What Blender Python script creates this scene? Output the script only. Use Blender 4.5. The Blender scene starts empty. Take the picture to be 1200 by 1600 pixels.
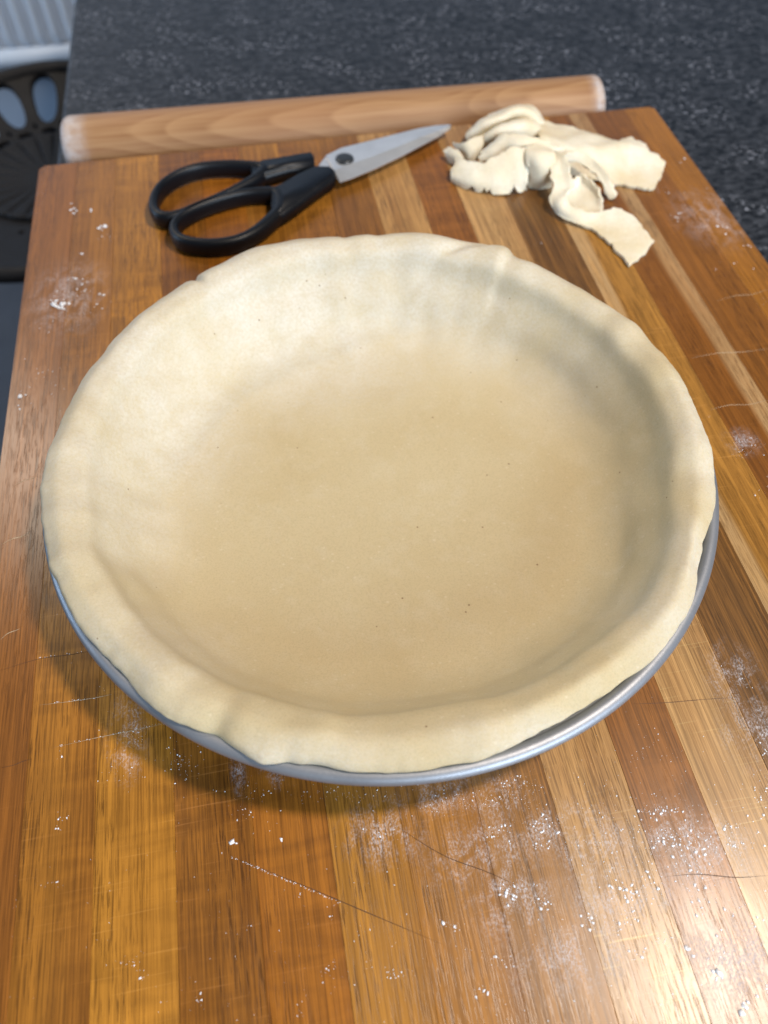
import bpy, bmesh, math, random
import numpy as np
from mathutils import Vector, Matrix, noise

random.seed(7)
rng = np.random.default_rng(11)
scene = bpy.context.scene
C = scene.collection

# ------------------------------------------------------------------ camera
H = 0.28                      # camera height above the board, metres
ZC = 0.90                     # worktop height
BT = 0.13 * H                 # board thickness
ZB = ZC + BT                  # board top
PITCH = math.radians(55.2)    # looking down
FPX = 1202.0                  # focal length in pixels of a 1200 x 1600 picture

cam_d = bpy.data.cameras.new("camera")
cam = bpy.data.objects.new("camera", cam_d)
C.objects.link(cam)
cam.location = (0, 0, ZB + H)
cam.rotation_euler = (math.pi / 2 - PITCH, 0, 0)
cam_d.sensor_fit = 'VERTICAL'
cam_d.sensor_height = 34.6
cam_d.lens = FPX / 1600 * 34.6
cam_d.clip_start = 0.01
cam_d.clip_end = 50
cam_d.dof.use_dof = True
cam_d.dof.focus_distance = 0.29
cam_d.dof.aperture_fstop = 8.0
scene.camera = cam

# ------------------------------------------------------------------ light
world = bpy.data.worlds.new("World")
scene.world = world
world.use_nodes = True
bg = world.node_tree.nodes["Background"]
bg.inputs[0].default_value = (0.68, 0.83, 1.0, 1)
bg.inputs[1].default_value = 0.135


def lamp(name, kind, loc, target, energy, color, **kw):
    d = bpy.data.lights.new(name, kind)
    d.energy = energy
    d.color = color
    for k, v in kw.items():
        setattr(d, k, v)
    o = bpy.data.objects.new(name, d)
    C.objects.link(o)
    o.location = loc
    o.rotation_euler = (Vector(target) - Vector(loc)).to_track_quat('-Z', 'Y').to_euler()
    return o


# ceiling downlights
lamp("ceiling_lamp", 'AREA', (0.635, 0.09, ZB + 1.40), (0.0, 0.2, ZB), 21, (1.0, 0.87, 0.74), shape='DISK', size=0.15)
lamp("ceiling_lamp", 'AREA', (-1.02, 1.30, ZB + 1.40), (-0.9, 1.25, ZB), 11, (1.0, 0.86, 0.70), shape='DISK', size=0.16)
# window daylight from the front right
lamp("cool_area_light", 'AREA', (1.25, -1.60, ZB + 0.88), (0.0, 0.2, ZB), 74, (0.70, 0.84, 1.0),
     shape='RECTANGLE', size=1.2, size_y=1.0)

# added cool light, no known window: brightens the radiator and far wall
lamp("cool_area_light", 'AREA', (-2.6, 0.5, ZB + 0.7), (-0.6, 2.0, 0.7), 30, (0.52, 0.73, 1.0), shape='RECTANGLE', size=0.9, size_y=1.2)

vs = scene.view_settings
vs.view_transform = 'Standard'
vs.look = 'None'
vs.exposure = 0.0
vs.gamma = 1.0
vs.use_curve_mapping = False

# ------------------------------------------------------------------ helpers
cp, sp = math.cos(PITCH), math.sin(PITCH)


def at(u, v, z=0.0):
    """World point at height z (metres above the board) seen at a position of the 1200 x 1600 photograph."""
    a, b = (u - 600) / FPX, (800 - v) / FPX
    dx, dy, dz = a, cp + b * sp, -sp + b * cp
    t = (z - H) / dz
    return Vector((dx * t, dy * t, ZB + z))


TH = math.radians(10.25)                                   # how far the board is turned
UX = Vector((math.cos(TH), math.sin(TH), 0))               # along the far edge
VX = Vector((math.sin(TH), -math.cos(TH), 0))              # from the far edge to the viewer
CORNER = at(60, 258, 0)                                    # far left corner of the board top


def link(name, me, mat=None, parent=None, smooth=True):
    o = bpy.data.objects.new(name, me)
    C.objects.link(o)
    if mat:
        me.materials.append(mat)
    if smooth:
        for p in me.polygons:
            p.use_smooth = True
    if parent:
        o.parent = parent
    return o


def from_bm(name, bm, mat=None, parent=None, smooth=True):
    me = bpy.data.meshes.new(name)
    bmesh.ops.recalc_face_normals(bm, faces=bm.faces)
    bm.to_mesh(me)
    bm.free()
    return link(name, me, mat, parent, smooth)


def tag(o, label, cat, group=None, kind=None):
    o["label"] = label
    o["category"] = cat
    if group:
        o["group"] = group
    if kind:
        o["kind"] = kind
    return o


def empty(name, loc, rz=0):
    o = bpy.data.objects.new(name, None)
    C.objects.link(o)
    o.location = loc
    o.rotation_euler = (0, 0, rz)
    o.empty_display_size = 0.02
    return o


def spline(pts, n, closed=False):
    """Catmull-Rom through the rows of pts (any dimension), n samples per span."""
    P = np.asarray(pts, float)
    N = len(P)
    out = []
    spans = N if closed else N - 1
    for i in range(spans):
        if closed:
            p0, p1, p2, p3 = P[(i - 1) % N], P[i], P[(i + 1) % N], P[(i + 2) % N]
        else:
            p1, p2 = P[i], P[i + 1]
            p0 = P[i - 1] if i else 2 * p1 - p2
            p3 = P[i + 2] if i + 2 < N else 2 * p2 - p1
        for k in range(n):
            t = k / n
            out.append(0.5 * (2 * p1 + (p2 - p0) * t + (2 * p0 - 5 * p1 + 4 * p2 - p3) * t * t + (3 * p1 - p0 - 3 * p2 + p3) * t ** 3))
    if not closed:
        out.append(P[-1])
    return np.array(out)


def grid_faces(nu, nv, close_u=False, close_v=False, off=0):
    f = []
    for i in range(nu if close_u else nu - 1):
        for j in range(nv if close_v else nv - 1):
            a, b = i * nv + j, ((i + 1) % nu) * nv + j
            c, d = ((i + 1) % nu) * nv + (j + 1) % nv, i * nv + (j + 1) % nv
            f.append((off + a, off + b, off + c, off + d))
    return f


def lathe(name, prof, n, mat, parent=None, wob=None):
    """Turn (r, z) profile round z."""
    V = []
    for i in range(n):
        a = 2 * math.pi * i / n
        for r, z in prof:
            V.append((r * math.cos(a), r * math.sin(a), z))
    me = bpy.data.meshes.new(name)
    me.from_pydata(V, [], grid_faces(n, len(prof), close_u=True))
    bm = bmesh.new()
    bm.from_mesh(me)
    bmesh.ops.remove_doubles(bm, verts=bm.verts, dist=1e-6)
    bpy.data.meshes.remove(me)
    return from_bm(name, bm, mat, parent)


def nz(x, y, z=0.0):
    return noise.noise(Vector((x, y, z)))


# ------------------------------------------------------------------ materials
class Mat:
    def __init__(s, name):
        s.m = bpy.data.materials.new(name)
        s.m.use_nodes = True
        s.t = s.m.node_tree
        s.b = s.t.nodes["Principled BSDF"]

    def n(s, kind, **kw):
        nd = s.t.nodes.new(kind)
        for k, v in kw.items():
            if k.startswith('i_'):
                nd.inputs[k[2:].replace('_', ' ')].default_value = v
            else:
                setattr(nd, k, v)
        return nd

    def l(s, a, b):
        s.t.links.new(a, b)

    def set(s, **kw):
        for k, v in kw.items():
            s.b.inputs[k.replace('_', ' ')].default_value = v

    def coord(s, scale=(1, 1, 1), loc=(0, 0, 0), space='Object', rot=(0, 0, 0)):
        tc = s.n('ShaderNodeTexCoord')
        mp = s.n('ShaderNodeMapping')
        mp.inputs['Scale'].default_value = scale
        mp.inputs['Location'].default_value = loc
        mp.inputs['Rotation'].default_value = rot
        if space == 'World':
            g = s.n('ShaderNodeNewGeometry')
            s.l(g.outputs['Position'], mp.inputs['Vector'])
        else:
            s.l(tc.outputs[space], mp.inputs['Vector'])
        return mp.outputs[0]

    def noise(s, vec, scale=1.0, detail=3, rough=0.5, dist=0.0):
        nd = s.n('ShaderNodeTexNoise')
        nd.inputs['Scale'].default_value = scale
        nd.inputs['Detail'].default_value = detail
        nd.inputs['Roughness'].default_value = rough
        nd.inputs['Distortion'].default_value = dist
        s.l(vec, nd.inputs['Vector'])
        return nd.outputs['Fac']

    def ramp(s, fac, stops, interp='LINEAR'):
        nd = s.n('ShaderNodeValToRGB')
        nd.color_ramp.interpolation = interp
        el = nd.color_ramp.elements
        while len(el) < len(stops):
            el.new(0.5)
        for e, (p, c) in zip(el, stops):
            e.position = p
            e.color = (c, c, c, 1) if isinstance(c, (int, float)) else (*c, 1)
        s.l(fac, nd.inputs[0])
        return nd.outputs[0]

    def mix(s, fac, a, b, mode='MIX'):
        nd = s.n('ShaderNodeMix', data_type='RGBA', blend_type=mode)
        for val, i in ((fac, 0), (a, 6), (b, 7)):
            if isinstance(val, (int, float)):
                nd.inputs[i].default_value = val
            elif isinstance(val, tuple):
                nd.inputs[i].default_value = (*val, 1)
            else:
                s.l(val, nd.inputs[i])
        return nd.outputs[2]

    def math(s, op, a, b=0.0):
        nd = s.n('ShaderNodeMath', operation=op)
        for val, i in ((a, 0), (b, 1)):
            if isinstance(val, (int, float)):
                nd.inputs[i].default_value = val
            else:
                s.l(val, nd.inputs[i])
        return nd.outputs[0]

    def bump(s, height, strength=0.3, dist=0.001):
        nd = s.n('ShaderNodeBump')
        nd.inputs['Strength'].default_value = strength
        nd.inputs['Distance'].default_value = dist
        s.l(height, nd.inputs['Height'])
        s.l(nd.outputs[0], s.b.inputs['Normal'])


def srgb(r, g, b):
    return tuple(((x / 255) / 12.92 if x / 255 < 0.04045 else ((x / 255 + 0.055) / 1.055) ** 2.4) for x in (r, g, b))


# places where flour was smeared into the surface: centre in the photograph, radii in metres
SMEARS = [(1060, 1310, .022, .016), (930, 1330, .020, .022), (800, 1400, .022, .018), (690, 1240, .020, .010), (440, 1190, .012, .012),
          (200, 1150, .010, .022), (110, 465, .030, .045), (1150, 1060, .016, .02), (960, 1410, .02, .025), (1110, 340, .03, .04),
          (1160, 690, .012, .012), (1190, 1150, .02, .02), (600, 1300, .02, .016), (780, 1250, .018, .012), (1090, 1330, .03, .018), (870, 1290, .024, .010), (1000, 1400, .028, .012), (1150, 1500, .03, .02), (760, 1330, .03, .016), (900, 1500, .03, .014), (370, 1180, .004, .022), (190, 700, .02, .02)]


def wood(name, dark, light, seed, curl=0.0, streak=0.3, pale=None, pore=1.0, scuff=0.0):
    kb = .44 if light[2] < .10 else .62
    mean = (0.27, 0.125, 0.036)                           # the strips are close in tone
    dark, light = [tuple((x[k] * .84 + mean[k] * .16) * (.97, .83, kb)[k] for k in range(3)) for x in (dark, light)]
    m = Mat(name)
    off = (seed * 3.17, seed * 1.91, seed * 0.73)
    # wavering grain direction
    base = m.coord((1, 1, 1), off)
    broad = m.noise(m.coord((38, 2.2, 20), off), 1, 3, 0.55, 0.6)
    fine = m.noise(m.coord((380, 7, 120), off), 1, 5, 0.65, 0.3)
    col = m.mix(m.ramp(broad, [(0.38, 0.0), (0.62, 1.0)]), dark, light)
    col = m.mix(m.math('MULTIPLY', m.ramp(fine, [(0.36, 1.0), (0.62, 0.0)]), streak), col, tuple(0.45 * x for x in dark))
    col = m.mix(m.math('MULTIPLY', m.ramp(fine, [(0.52, 0.0), (0.75, 1.0)]), 0.30), col, tuple(min(1, 1.25 * x) for x in light))
    if pale:                                              # a band of sapwood along the strip
        x0, wdt, pc = pale
        sx = m.n('ShaderNodeSeparateXYZ')
        m.l(m.coord(), sx.inputs[0])
        wv = m.math('MULTIPLY', m.math('SUBTRACT', m.noise(m.coord((6, 5, 1), off), 1, 2), 0.5), 0.012)
        d = m.math('ABSOLUTE', m.math('ADD', m.math('SUBTRACT', sx.outputs[0], x0), wv))
        msk = m.ramp(m.math('DIVIDE', d, wdt), [(0.55, 1.0), (1.0, 0.0)])
        msk = m.math('MULTIPLY', msk, m.ramp(m.noise(m.coord((120, 6, 1), off), 1, 4), [(0.3, 0.45), (0.6, 1.0)]))
        col = m.mix(msk, col, pc)
    if curl:                                              # curly figure across the grain
        cu = m.noise(m.coord((20, 95, 1), off), 1, 2, 0.5, 0.9)
        area = m.ramp(m.noise(m.coord((14, 7, 1), (seed, seed * 2, 0)), 1, 2), [(0.42, 0.15), (0.62, 1.0)])
        col = m.mix(m.math('MULTIPLY', m.math('MULTIPLY', m.ramp(cu, [(0.40, 0.0), (0.62, 1.0)]), area), curl), col, tuple(min(1, 1.7 * x) for x in light))
        col = m.mix(m.math('MULTIPLY', m.math('MULTIPLY', m.ramp(cu, [(0.36, 1.0), (0.52, 0.0)]), area), curl * .7), col, tuple(0.55 * x for x in dark))
    # hair-fine fibres
    fib = m.noise(m.coord((1500, 16, 300), (seed * 1.7, seed * 3.3, 0)), 1, 5, 0.7, 0.2)
    col = m.mix(m.ramp(fib, [(0.38, 0.50), (0.52, 0.0)]), col, tuple(0.42 * x for x in dark))
    col = m.mix(m.ramp(fib, [(0.52, 0.0), (0.66, 0.34)]), col, tuple(min(1, 1.45 * x) for x in light))
    # open pores: short dark dashes along the grain
    p1 = m.noise(m.coord((2100, 95, 300), off), 1, 2, 0.5)
    p2 = m.noise(m.coord((1250, 42, 300), (seed * 5.1, seed, 0)), 1, 2, 0.5)
    dens = m.ramp(m.noise(m.coord((60, 6, 1), (seed * 2, 3, 0)), 1, 2), [(0.40, 0.25), (0.60, 1.0)])
    pores = m.math('MAXIMUM', m.ramp(p1, [(0.565, 0.0), (0.65, 1.0)]), m.ramp(p2, [(0.585, 0.0), (0.66, 1.0)]))
    pores = m.math('MULTIPLY', m.math('MULTIPLY', pores, dens), pore)
    col = m.mix(m.math('MULTIPLY', pores, 0.78), col, tuple(0.34 * x for x in dark))
    # fine scuffing from knives
    sc1 = m.noise(m.coord((26, 900, 1), (seed, 1, 2), rot=(0, 0, 0.22)), 1, 2)
    sc2 = m.noise(m.coord((30, 1100, 1), (seed, 5, 2), rot=(0, 0, -0.5)), 1, 2)
    sc = m.math('MAXIMUM', m.ramp(sc1, [(0.64, 0.0), (0.74, 1.0)]), m.ramp(sc2, [(0.66, 0.0), (0.76, 1.0)]))
    worn = m.ramp(m.noise(m.coord((9, 6, 1), (seed * 1.3, 8, 0)), 1, 3), [(0.45, 0.0), (0.7, 1.0)])
    col = m.mix(m.math('MULTIPLY', m.math('MULTIPLY', sc, worn), 0.30 + scuff), col, tuple(min(.8, x * 1.9 + .05) for x in light))
    # dry worn patches where the oil is gone
    dry = m.ramp(m.noise(m.coord((16, 5, 1), (seed * 2.3, 4, 1)), 1, 5, 0.65), [(0.52, 0.0), (0.70, 1.0)])
    col = m.mix(m.math('MULTIPLY', dry, 0.08 + scuff), col, tuple(min(.8, x * 1.5 + .04) for x in light))
    # flour smeared into the surface
    geo = m.n('ShaderNodeNewGeometry')
    acc = None
    for (u, v, rx, ry) in SMEARS:
        p = at(u, v, 0)
        mp = m.n('ShaderNodeMapping', vector_type='TEXTURE')
        mp.inputs['Location'].default_value = p
        mp.inputs['Rotation'].default_value = (0, 0, TH)
        mp.inputs['Scale'].default_value = (rx, ry, 1)
        m.l(geo.outputs['Position'], mp.inputs['Vector'])
        ln = m.n('ShaderNodeVectorMath', operation='LENGTH')
        m.l(mp.outputs[0], ln.inputs[0])
        g = m.ramp(ln.outputs['Value'], [(0.0, 1.0), (1.0, 0.0)], 'EASE')
        acc = g if acc is None else m.math('MAXIMUM', acc, g)
    fl = m.noise(m.coord((1500, 900, 1), (2, 2, 2), 'World'), 1, 5, 0.75)
    fb = m.noise(m.coord((150, 95, 1), (7, 2, 2), 'World'), 1, 5, 0.68, 0.8)
    msk = m.math('MULTIPLY', m.ramp(fl, [(0.46, 0.05), (0.60, 1.0)]), m.math('MULTIPLY', acc, m.ramp(fb, [(0.43, 0.0), (0.60, 1.0)])))
    everywhere = m.math('MULTIPLY', m.ramp(fl, [(0.62, 0.0), (0.74, 1.0)]), m.ramp(fb, [(0.52, 0.0), (0.70, 0.55)]))
    msk = m.math('MAXIMUM', m.math('MULTIPLY', msk, 0.58), m.math('MULTIPLY', everywhere, 0.28))
    col = m.mix(msk, col, (0.70, 0.72, 0.78))
    m.l(col, m.b.inputs['Base Color'])
    rg = m.math('ADD', 0.20, m.math('MULTIPLY', m.noise(m.coord((30, 12, 1), off), 1, 4), 0.20))
    rg = m.math('ADD', rg, m.math('MULTIPLY', msk, 0.4))
    m.l(rg, m.b.inputs['Roughness'])
    m.set(Specular_IOR_Level=0.45)
    hgt = m.math('SUBTRACT', m.math('MULTIPLY', fine, 0.35), m.math('ADD', m.math('MULTIPLY', pores, 0.8), m.math('MULTIPLY', sc, 0.08)))
    m.bump(hgt, 0.14, 0.0003)
    return m.m


# pastry
def pastry_mat(name, base, pale, tan, dust=None):
    m = Mat(name)
    co = m.coord((1, 1, 1))
    big = m.noise(m.coord((22, 22, 22)), 1, 4, 0.55, 0.4)
    mid = m.noise(m.coord((95, 95, 95)), 1, 4, 0.6)
    fine = m.noise(m.coord((1400, 1400, 1400)), 1, 3, 0.7)
    col = m.mix(m.ramp(big, [(0.34, 0.0), (0.66, 1.0)]), base, tan)
    col = m.mix(m.math('MULTIPLY', m.ramp(mid, [(0.50, 0.0), (0.72, 1.0)]), 0.25), col, pale)
    col = m.mix(m.ramp(fine, [(0.32, 0.38), (0.55, 0.0)]), col, tuple(0.70 * x for x in tan))
    if dust:                                              # flour left on the pastry, plus window brightness painted along the lip
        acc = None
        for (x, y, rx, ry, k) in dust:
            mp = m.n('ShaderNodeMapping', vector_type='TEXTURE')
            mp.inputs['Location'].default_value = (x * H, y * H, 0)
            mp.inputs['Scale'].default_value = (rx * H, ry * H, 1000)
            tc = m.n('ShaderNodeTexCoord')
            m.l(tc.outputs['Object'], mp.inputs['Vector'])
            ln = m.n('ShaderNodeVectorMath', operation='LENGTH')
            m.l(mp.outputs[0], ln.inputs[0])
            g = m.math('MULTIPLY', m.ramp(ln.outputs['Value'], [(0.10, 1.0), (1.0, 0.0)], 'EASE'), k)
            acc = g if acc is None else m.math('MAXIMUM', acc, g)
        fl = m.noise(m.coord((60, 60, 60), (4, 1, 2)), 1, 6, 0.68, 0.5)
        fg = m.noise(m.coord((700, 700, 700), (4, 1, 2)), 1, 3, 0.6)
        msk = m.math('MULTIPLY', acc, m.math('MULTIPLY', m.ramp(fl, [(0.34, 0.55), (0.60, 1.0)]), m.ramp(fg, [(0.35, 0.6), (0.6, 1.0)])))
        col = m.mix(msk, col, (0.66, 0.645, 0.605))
    # butter flecks and bran specks
    v1 = m.n('ShaderNodeTexVoronoi')
    v1.inputs['Scale'].default_value = 300
    m.l(m.coord((1, 1.4, 1)), v1.inputs['Vector'])
    sel = m.n('ShaderNodeSeparateColor')
    m.l(v1.outputs['Color'], sel.inputs[0])
    fleck = m.math('MULTIPLY', m.ramp(v1.outputs['Distance'], [(0.10, 1.0), (0.26, 0.0)]), m.ramp(sel.outputs[0], [(0.72, 0.0), (0.75, 1.0)]))
    col = m.mix(m.math('MULTIPLY', fleck, 0.28), col, tuple(min(1, 1.12 * x) for x in pale))
    v2 = m.n('ShaderNodeTexVoronoi')
    v2.inputs['Scale'].default_value = 320
    m.l(m.coord((1, 1, 1), (3, 1, 2)), v2.inputs['Vector'])
    sel2 = m.n('ShaderNodeSeparateColor')
    m.l(v2.outputs['Color'], sel2.inputs[0])
    spk = m.math('MULTIPLY', m.ramp(v2.outputs['Distance'], [(0.10, 1.0), (0.17, 0.0)]), m.ramp(sel2.outputs[1], [(0.972, 0.0), (0.978, 1.0)]))
    col = m.mix(m.math('MULTIPLY', spk, 0.75), col, (0.16, 0.08, 0.03))
    m.l(col, m.b.inputs['Base Color'])
    m.set(Roughness=0.62, Specular_IOR_Level=0.30, Subsurface_Weight=0.15, Subsurface_Scale=0.002)
    m.b.inputs['Subsurface Radius'].default_value = (1.0, 0.62, 0.34)
    h = m.math('ADD', m.math('MULTIPLY', mid, 0.8), m.math('MULTIPLY', fine, 0.22))
    m.bump(h, 0.32, 0.0009)
    return m.m


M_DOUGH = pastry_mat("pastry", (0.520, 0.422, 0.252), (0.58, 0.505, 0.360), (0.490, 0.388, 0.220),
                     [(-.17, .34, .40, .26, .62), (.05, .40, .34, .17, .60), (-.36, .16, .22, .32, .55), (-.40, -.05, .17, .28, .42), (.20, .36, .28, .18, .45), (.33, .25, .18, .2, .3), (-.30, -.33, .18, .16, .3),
                      (.36, -.29, .10, .12, .3), (.46, .0, .06, .2, .45), (.2, -.44, .2, .05, .4), (-.1, -.46, .2, .04, .35), (.41, -.22, .06, .12, .45)])  # front and right lip patches: window brightness painted into the colour
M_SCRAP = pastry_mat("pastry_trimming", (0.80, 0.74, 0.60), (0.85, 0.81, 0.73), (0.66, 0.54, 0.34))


def metal(name, col, rough, nscale=500, var=0.12, met=1.0):
    m = Mat(name)
    n1 = m.noise(m.coord((nscale,) * 3), 1, 4, 0.65)
    n2 = m.noise(m.coord((40,) * 3), 1, 4, 0.6)
    m.l(m.mix(m.ramp(n2, [(0.3, 0.0), (0.7, 1.0)]), tuple(x * .8 for x in col), col), m.b.inputs['Base Color'])
    m.l(m.math('ADD', rough - var / 2, m.math('MULTIPLY', n1, var)), m.b.inputs['Roughness'])
    m.set(Metallic=met)
    m.bump(n1, 0.12, 0.0004)
    return m.m


M_TIN = metal("coated_tin", (0.30, 0.31, 0.335), 0.46, 900, 0.12, 0.6)
M_STEEL = metal("brushed_steel", (0.95, 0.91, 0.87), 0.30, 120, 0.06, 0.8)


def plastic(name, col, rough, spec=0.5):
    m = Mat(name)
    n1 = m.noise(m.coord((900,) * 3), 1, 3)
    m.l(m.mix(n1, tuple(x * .8 for x in col), tuple(x * 1.2 for x in col)), m.b.inputs['Base Color'])
    m.l(m.math('ADD', rough - .06, m.math('MULTIPLY', m.noise(m.coord((60,) * 3), 1, 3), .12)), m.b.inputs['Roughness'])
    m.set(Specular_IOR_Level=spec)
    m.bump(n1, 0.06, 0.0003)
    return m.m


M_BLACK = plastic("black_plastic", (0.0030, 0.0040, 0.0065), 0.42, 0.32)
M_SCREW = plastic("dark_screw", (0.022, 0.024, 0.026), 0.35)

# ------------------------------------------------------------------ setting: floor, wall, worktop
def flat_mat(name, a, b, scale, rough=0.6):
    m = Mat(name)
    n1 = m.noise(m.coord((scale,) * 3), 1, 5, 0.6)
    m.l(m.mix(m.ramp(n1, [(0.35, 0.0), (0.65, 1.0)]), a, b), m.b.inputs['Base Color'])
    m.set(Roughness=rough)
    m.bump(n1, 0.1, 0.001)
    return m.m


def box_bm(x0, x1, y0, y1, z0, z1):
    bm = bmesh.new()
    vs_ = [bm.verts.new((x, y, z)) for x in (x0, x1) for y in (y0, y1) for z in (z0, z1)]
    for q in ((0, 1, 3, 2), (4, 6, 7, 5), (0, 4, 5, 1), (2, 3, 7, 6), (0, 2, 6, 4), (1, 5, 7, 3)):
        bm.faces.new([vs_[i] for i in q])
    bmesh.ops.recalc_face_normals(bm, faces=bm.faces)
    return bm


def board_frame(o):
    o.location = (CORNER.x, CORNER.y, 0)
    o.rotation_euler = (0, 0, TH)
    return o


# in the board's own frame: x to the right along the far edge, y away from the viewer
fl = board_frame(from_bm("floor", box_bm(-4, 4, -3, 1.72, -0.05, 0.0), flat_mat("slate_floor", (0.045, 0.05, 0.062), (0.06, 0.066, 0.08), 6, 0.5), None, False))
fl["kind"] = "structure"
wl = board_frame(from_bm("wall", box_bm(-4, 4, 1.72, 1.82, -0.05, 2.5), flat_mat("painted_wall", (0.44, 0.54, 0.68), (0.47, 0.57, 0.71), 9, 0.7), None, False))
wl["kind"] = "structure"

m = Mat("slate_laminate")
n_st = m.noise(m.coord((110, 190, 100)), 1, 6, 0.70, 0.3)
n_sp = m.noise(m.coord((230, 330, 100), (5, 3, 1)), 1, 4, 0.65, 0.4)
n_cl = m.noise(m.coord((22, 34, 10), (1, 8, 1)), 1, 3, 0.5)
col = m.mix(m.ramp(n_st, [(0.42, 0.0), (0.66, 1.0)]), (0.004, 0.005, 0.007), (0.050, 0.055, 0.066))
sp_ = m.math('MULTIPLY', m.ramp(n_sp, [(0.575, 0.0), (0.65, 1.0)]), m.ramp(n_cl, [(0.44, 0.10), (0.60, 1.0)]))
col = m.mix(m.math('MULTIPLY', sp_, 0.9), col, (0.34, 0.36, 0.42))
m.l(col, m.b.inputs['Base Color'])
m.l(m.math('ADD', 0.38, m.math('MULTIPLY', n_st, 0.2)), m.b.inputs['Roughness'])
m.set(Specular_IOR_Level=0.28)
m.bump(n_st, 0.15, 0.0005)
M_TOP = m.m

bm = box_bm(-0.006, 1.3, -0.9, 1.02, ZC - 0.038, ZC)
bmesh.ops.bevel(bm, geom=[e for e in bm.edges if all(v.co.x < 0 for v in e.verts) and abs(e.verts[0].co.y - e.verts[1].co.y) > .5],
                offset=0.006, segments=4, affect='EDGES', profile=0.6)
wt = board_frame(from_bm("worktop", bm, M_TOP, None, False))
wt["kind"] = "structure"
cab = board_frame(from_bm("base_cabinet", box_bm(0.30, 1.28, -0.88, 1.0, 0.0, ZC - 0.0385), flat_mat("cabinet_paint", (0.30, 0.31, 0.33), (0.32, 0.33, 0.35), 12), None, False))
tag(cab, "grey base cabinet carrying the dark speckled worktop", "cabinet")

# radiator on the wall
M_RAD = flat_mat("radiator_enamel", (0.68, 0.75, 0.84), (0.72, 0.79, 0.88), 8, 0.35)
rad = board_frame(empty("radiator", (0, 0, 0)))
tag(rad, "white panel radiator with vertical flutes on the far wall", "radiator")
rx0, rx1, rz0, rz1, ry = -1.10, 0.40, 0.265, 0.86, 1.72
from_bm("back_panel", box_bm(rx0, rx1, ry - 0.05, ry - 0.03, rz0 + 0.02, rz1), M_RAD, rad, False)
bm = box_bm(rx0 - .004, rx1 + .004, ry - 0.082, ry - 0.050, rz0, rz0 + 0.045)
bmesh.ops.bevel(bm, geom=bm.edges[:], offset=0.006, segments=3, affect='EDGES')
from_bm("bottom_rail", bm, M_RAD, rad)
for x in (rx0 + .2, rx1 - .2):
    from_bm("bracket", box_bm(x - .02, x + .02, ry - 0.032, ry + 0.001, rz0 + .1, rz1 - .1), M_RAD, rad, False)
flv, pitch = None, 0.0375
nfl = int((rx1 - rx0) / pitch)
prof = [(-.012, 0), (-.0115, .014), (-.008, .022), (0, .025), (.008, .022), (.0115, .014), (.012, 0)]
V = []
zs = [(rz0 + .044, 0.0), (rz0 + .046, .5), (rz0 + .056, .85), (rz0 + .075, 1), (rz1 - .06, 1), (rz1 - .02, .6), (rz1 - .01, 0)]
for z, k in zs:
    for x, y in prof:
        V.append((x * (0.55 + 0.45 * k), -y * k, z))
flute_me = bpy.data.meshes.new("flute")
flute_me.from_pydata(V, [], grid_faces(len(zs), len(prof)))
for p in flute_me.polygons:
    p.use_smooth = True
flute_me.materials.append(M_RAD)
for i in range(nfl):
    o = bpy.data.objects.new("flute", flute_me)
    C.objects.link(o)
    o.parent = rad
    o.location = (rx0 + (i + .5) * pitch, ry - 0.0499, 0)

# ------------------------------------------------------------------ black tractor-seat stool
M_IRON = plastic("black_iron", (0.006, 0.0052, 0.0055), 0.6, 0.25)
SEAT_Z = 0.70
sc_ = at(85, 287, SEAT_Z + 0.0 - ZB)
stool = empty("bar_stool", (sc_.x, sc_.y, 0), TH)
tag(stool, "black metal tractor-seat stool with oval cut-outs, left of the worktop", "stool")
RS = 0.195


def seat_z(x, y):
    r = math.hypot(x, y) / RS
    back = max(0.0, y / RS)
    return SEAT_Z + 0.020 * r ** 2 + 0.028 * back ** 2.0 * min(1, r)


V, F = [], []
NH = 21
per = 32
loops = 5
r0 = RS * 0.43
for r_in, r_out, kx, ky in ((RS * 0.54, RS * 0.94, 0.64, 0.86), (r0, RS * 0.54, 0.55, 0.55)):
    for k in range(NH):
        a0, a1 = 2 * math.pi * k / NH, 2 * math.pi * (k + 1) / NH
        base = len(V)
        for i in range(per):
            t = 2 * math.pi * (i + .5) / per
            cx, sy = math.cos(t), math.sin(t)
            mx = max(abs(cx), abs(sy))
            bx_, by_ = cx / mx, sy / mx                      # on the square
            op = 1.0 if 0.1 < (a0 + a1) / 2 < 3.6 else 0.0     # cut-outs only round the back
            hx, hy = math.copysign(abs(cx) ** 0.9, cx) * kx * op, math.copysign(abs(sy) ** 0.75, sy) * ky * op
            for j in range(loops):
                q = j / (loops - 1)
                px, py = hx + (bx_ - hx) * q, hy + (by_ - hy) * q
                a = (a0 + a1) / 2 + px * (a1 - a0) / 2
                r = (r_in + r_out) / 2 + py * (r_out - r_in) / 2
                x, y = r * math.cos(a), r * math.sin(a)
                V.append((x, y, seat_z(x, y)))
        F += grid_faces(per, loops, close_u=True, off=base)
bm = bmesh.new()
vv = [bm.verts.new(v) for v in V]
for f in F:
    bm.faces.new([vv[i] for i in f])
bmesh.ops.remove_doubles(bm, verts=bm.verts, dist=1e-5)
o = from_bm("seat_rim", bm, M_IRON, stool)
md = o.modifiers.new("s", 'SOLIDIFY'); md.thickness = 0.010; md.offset = 0
md = o.modifiers.new("b", 'BEVEL'); md.width = 0.003; md.segments = 2; md.limit_method = 'ANGLE'; md.angle_limit = 1.0
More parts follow.
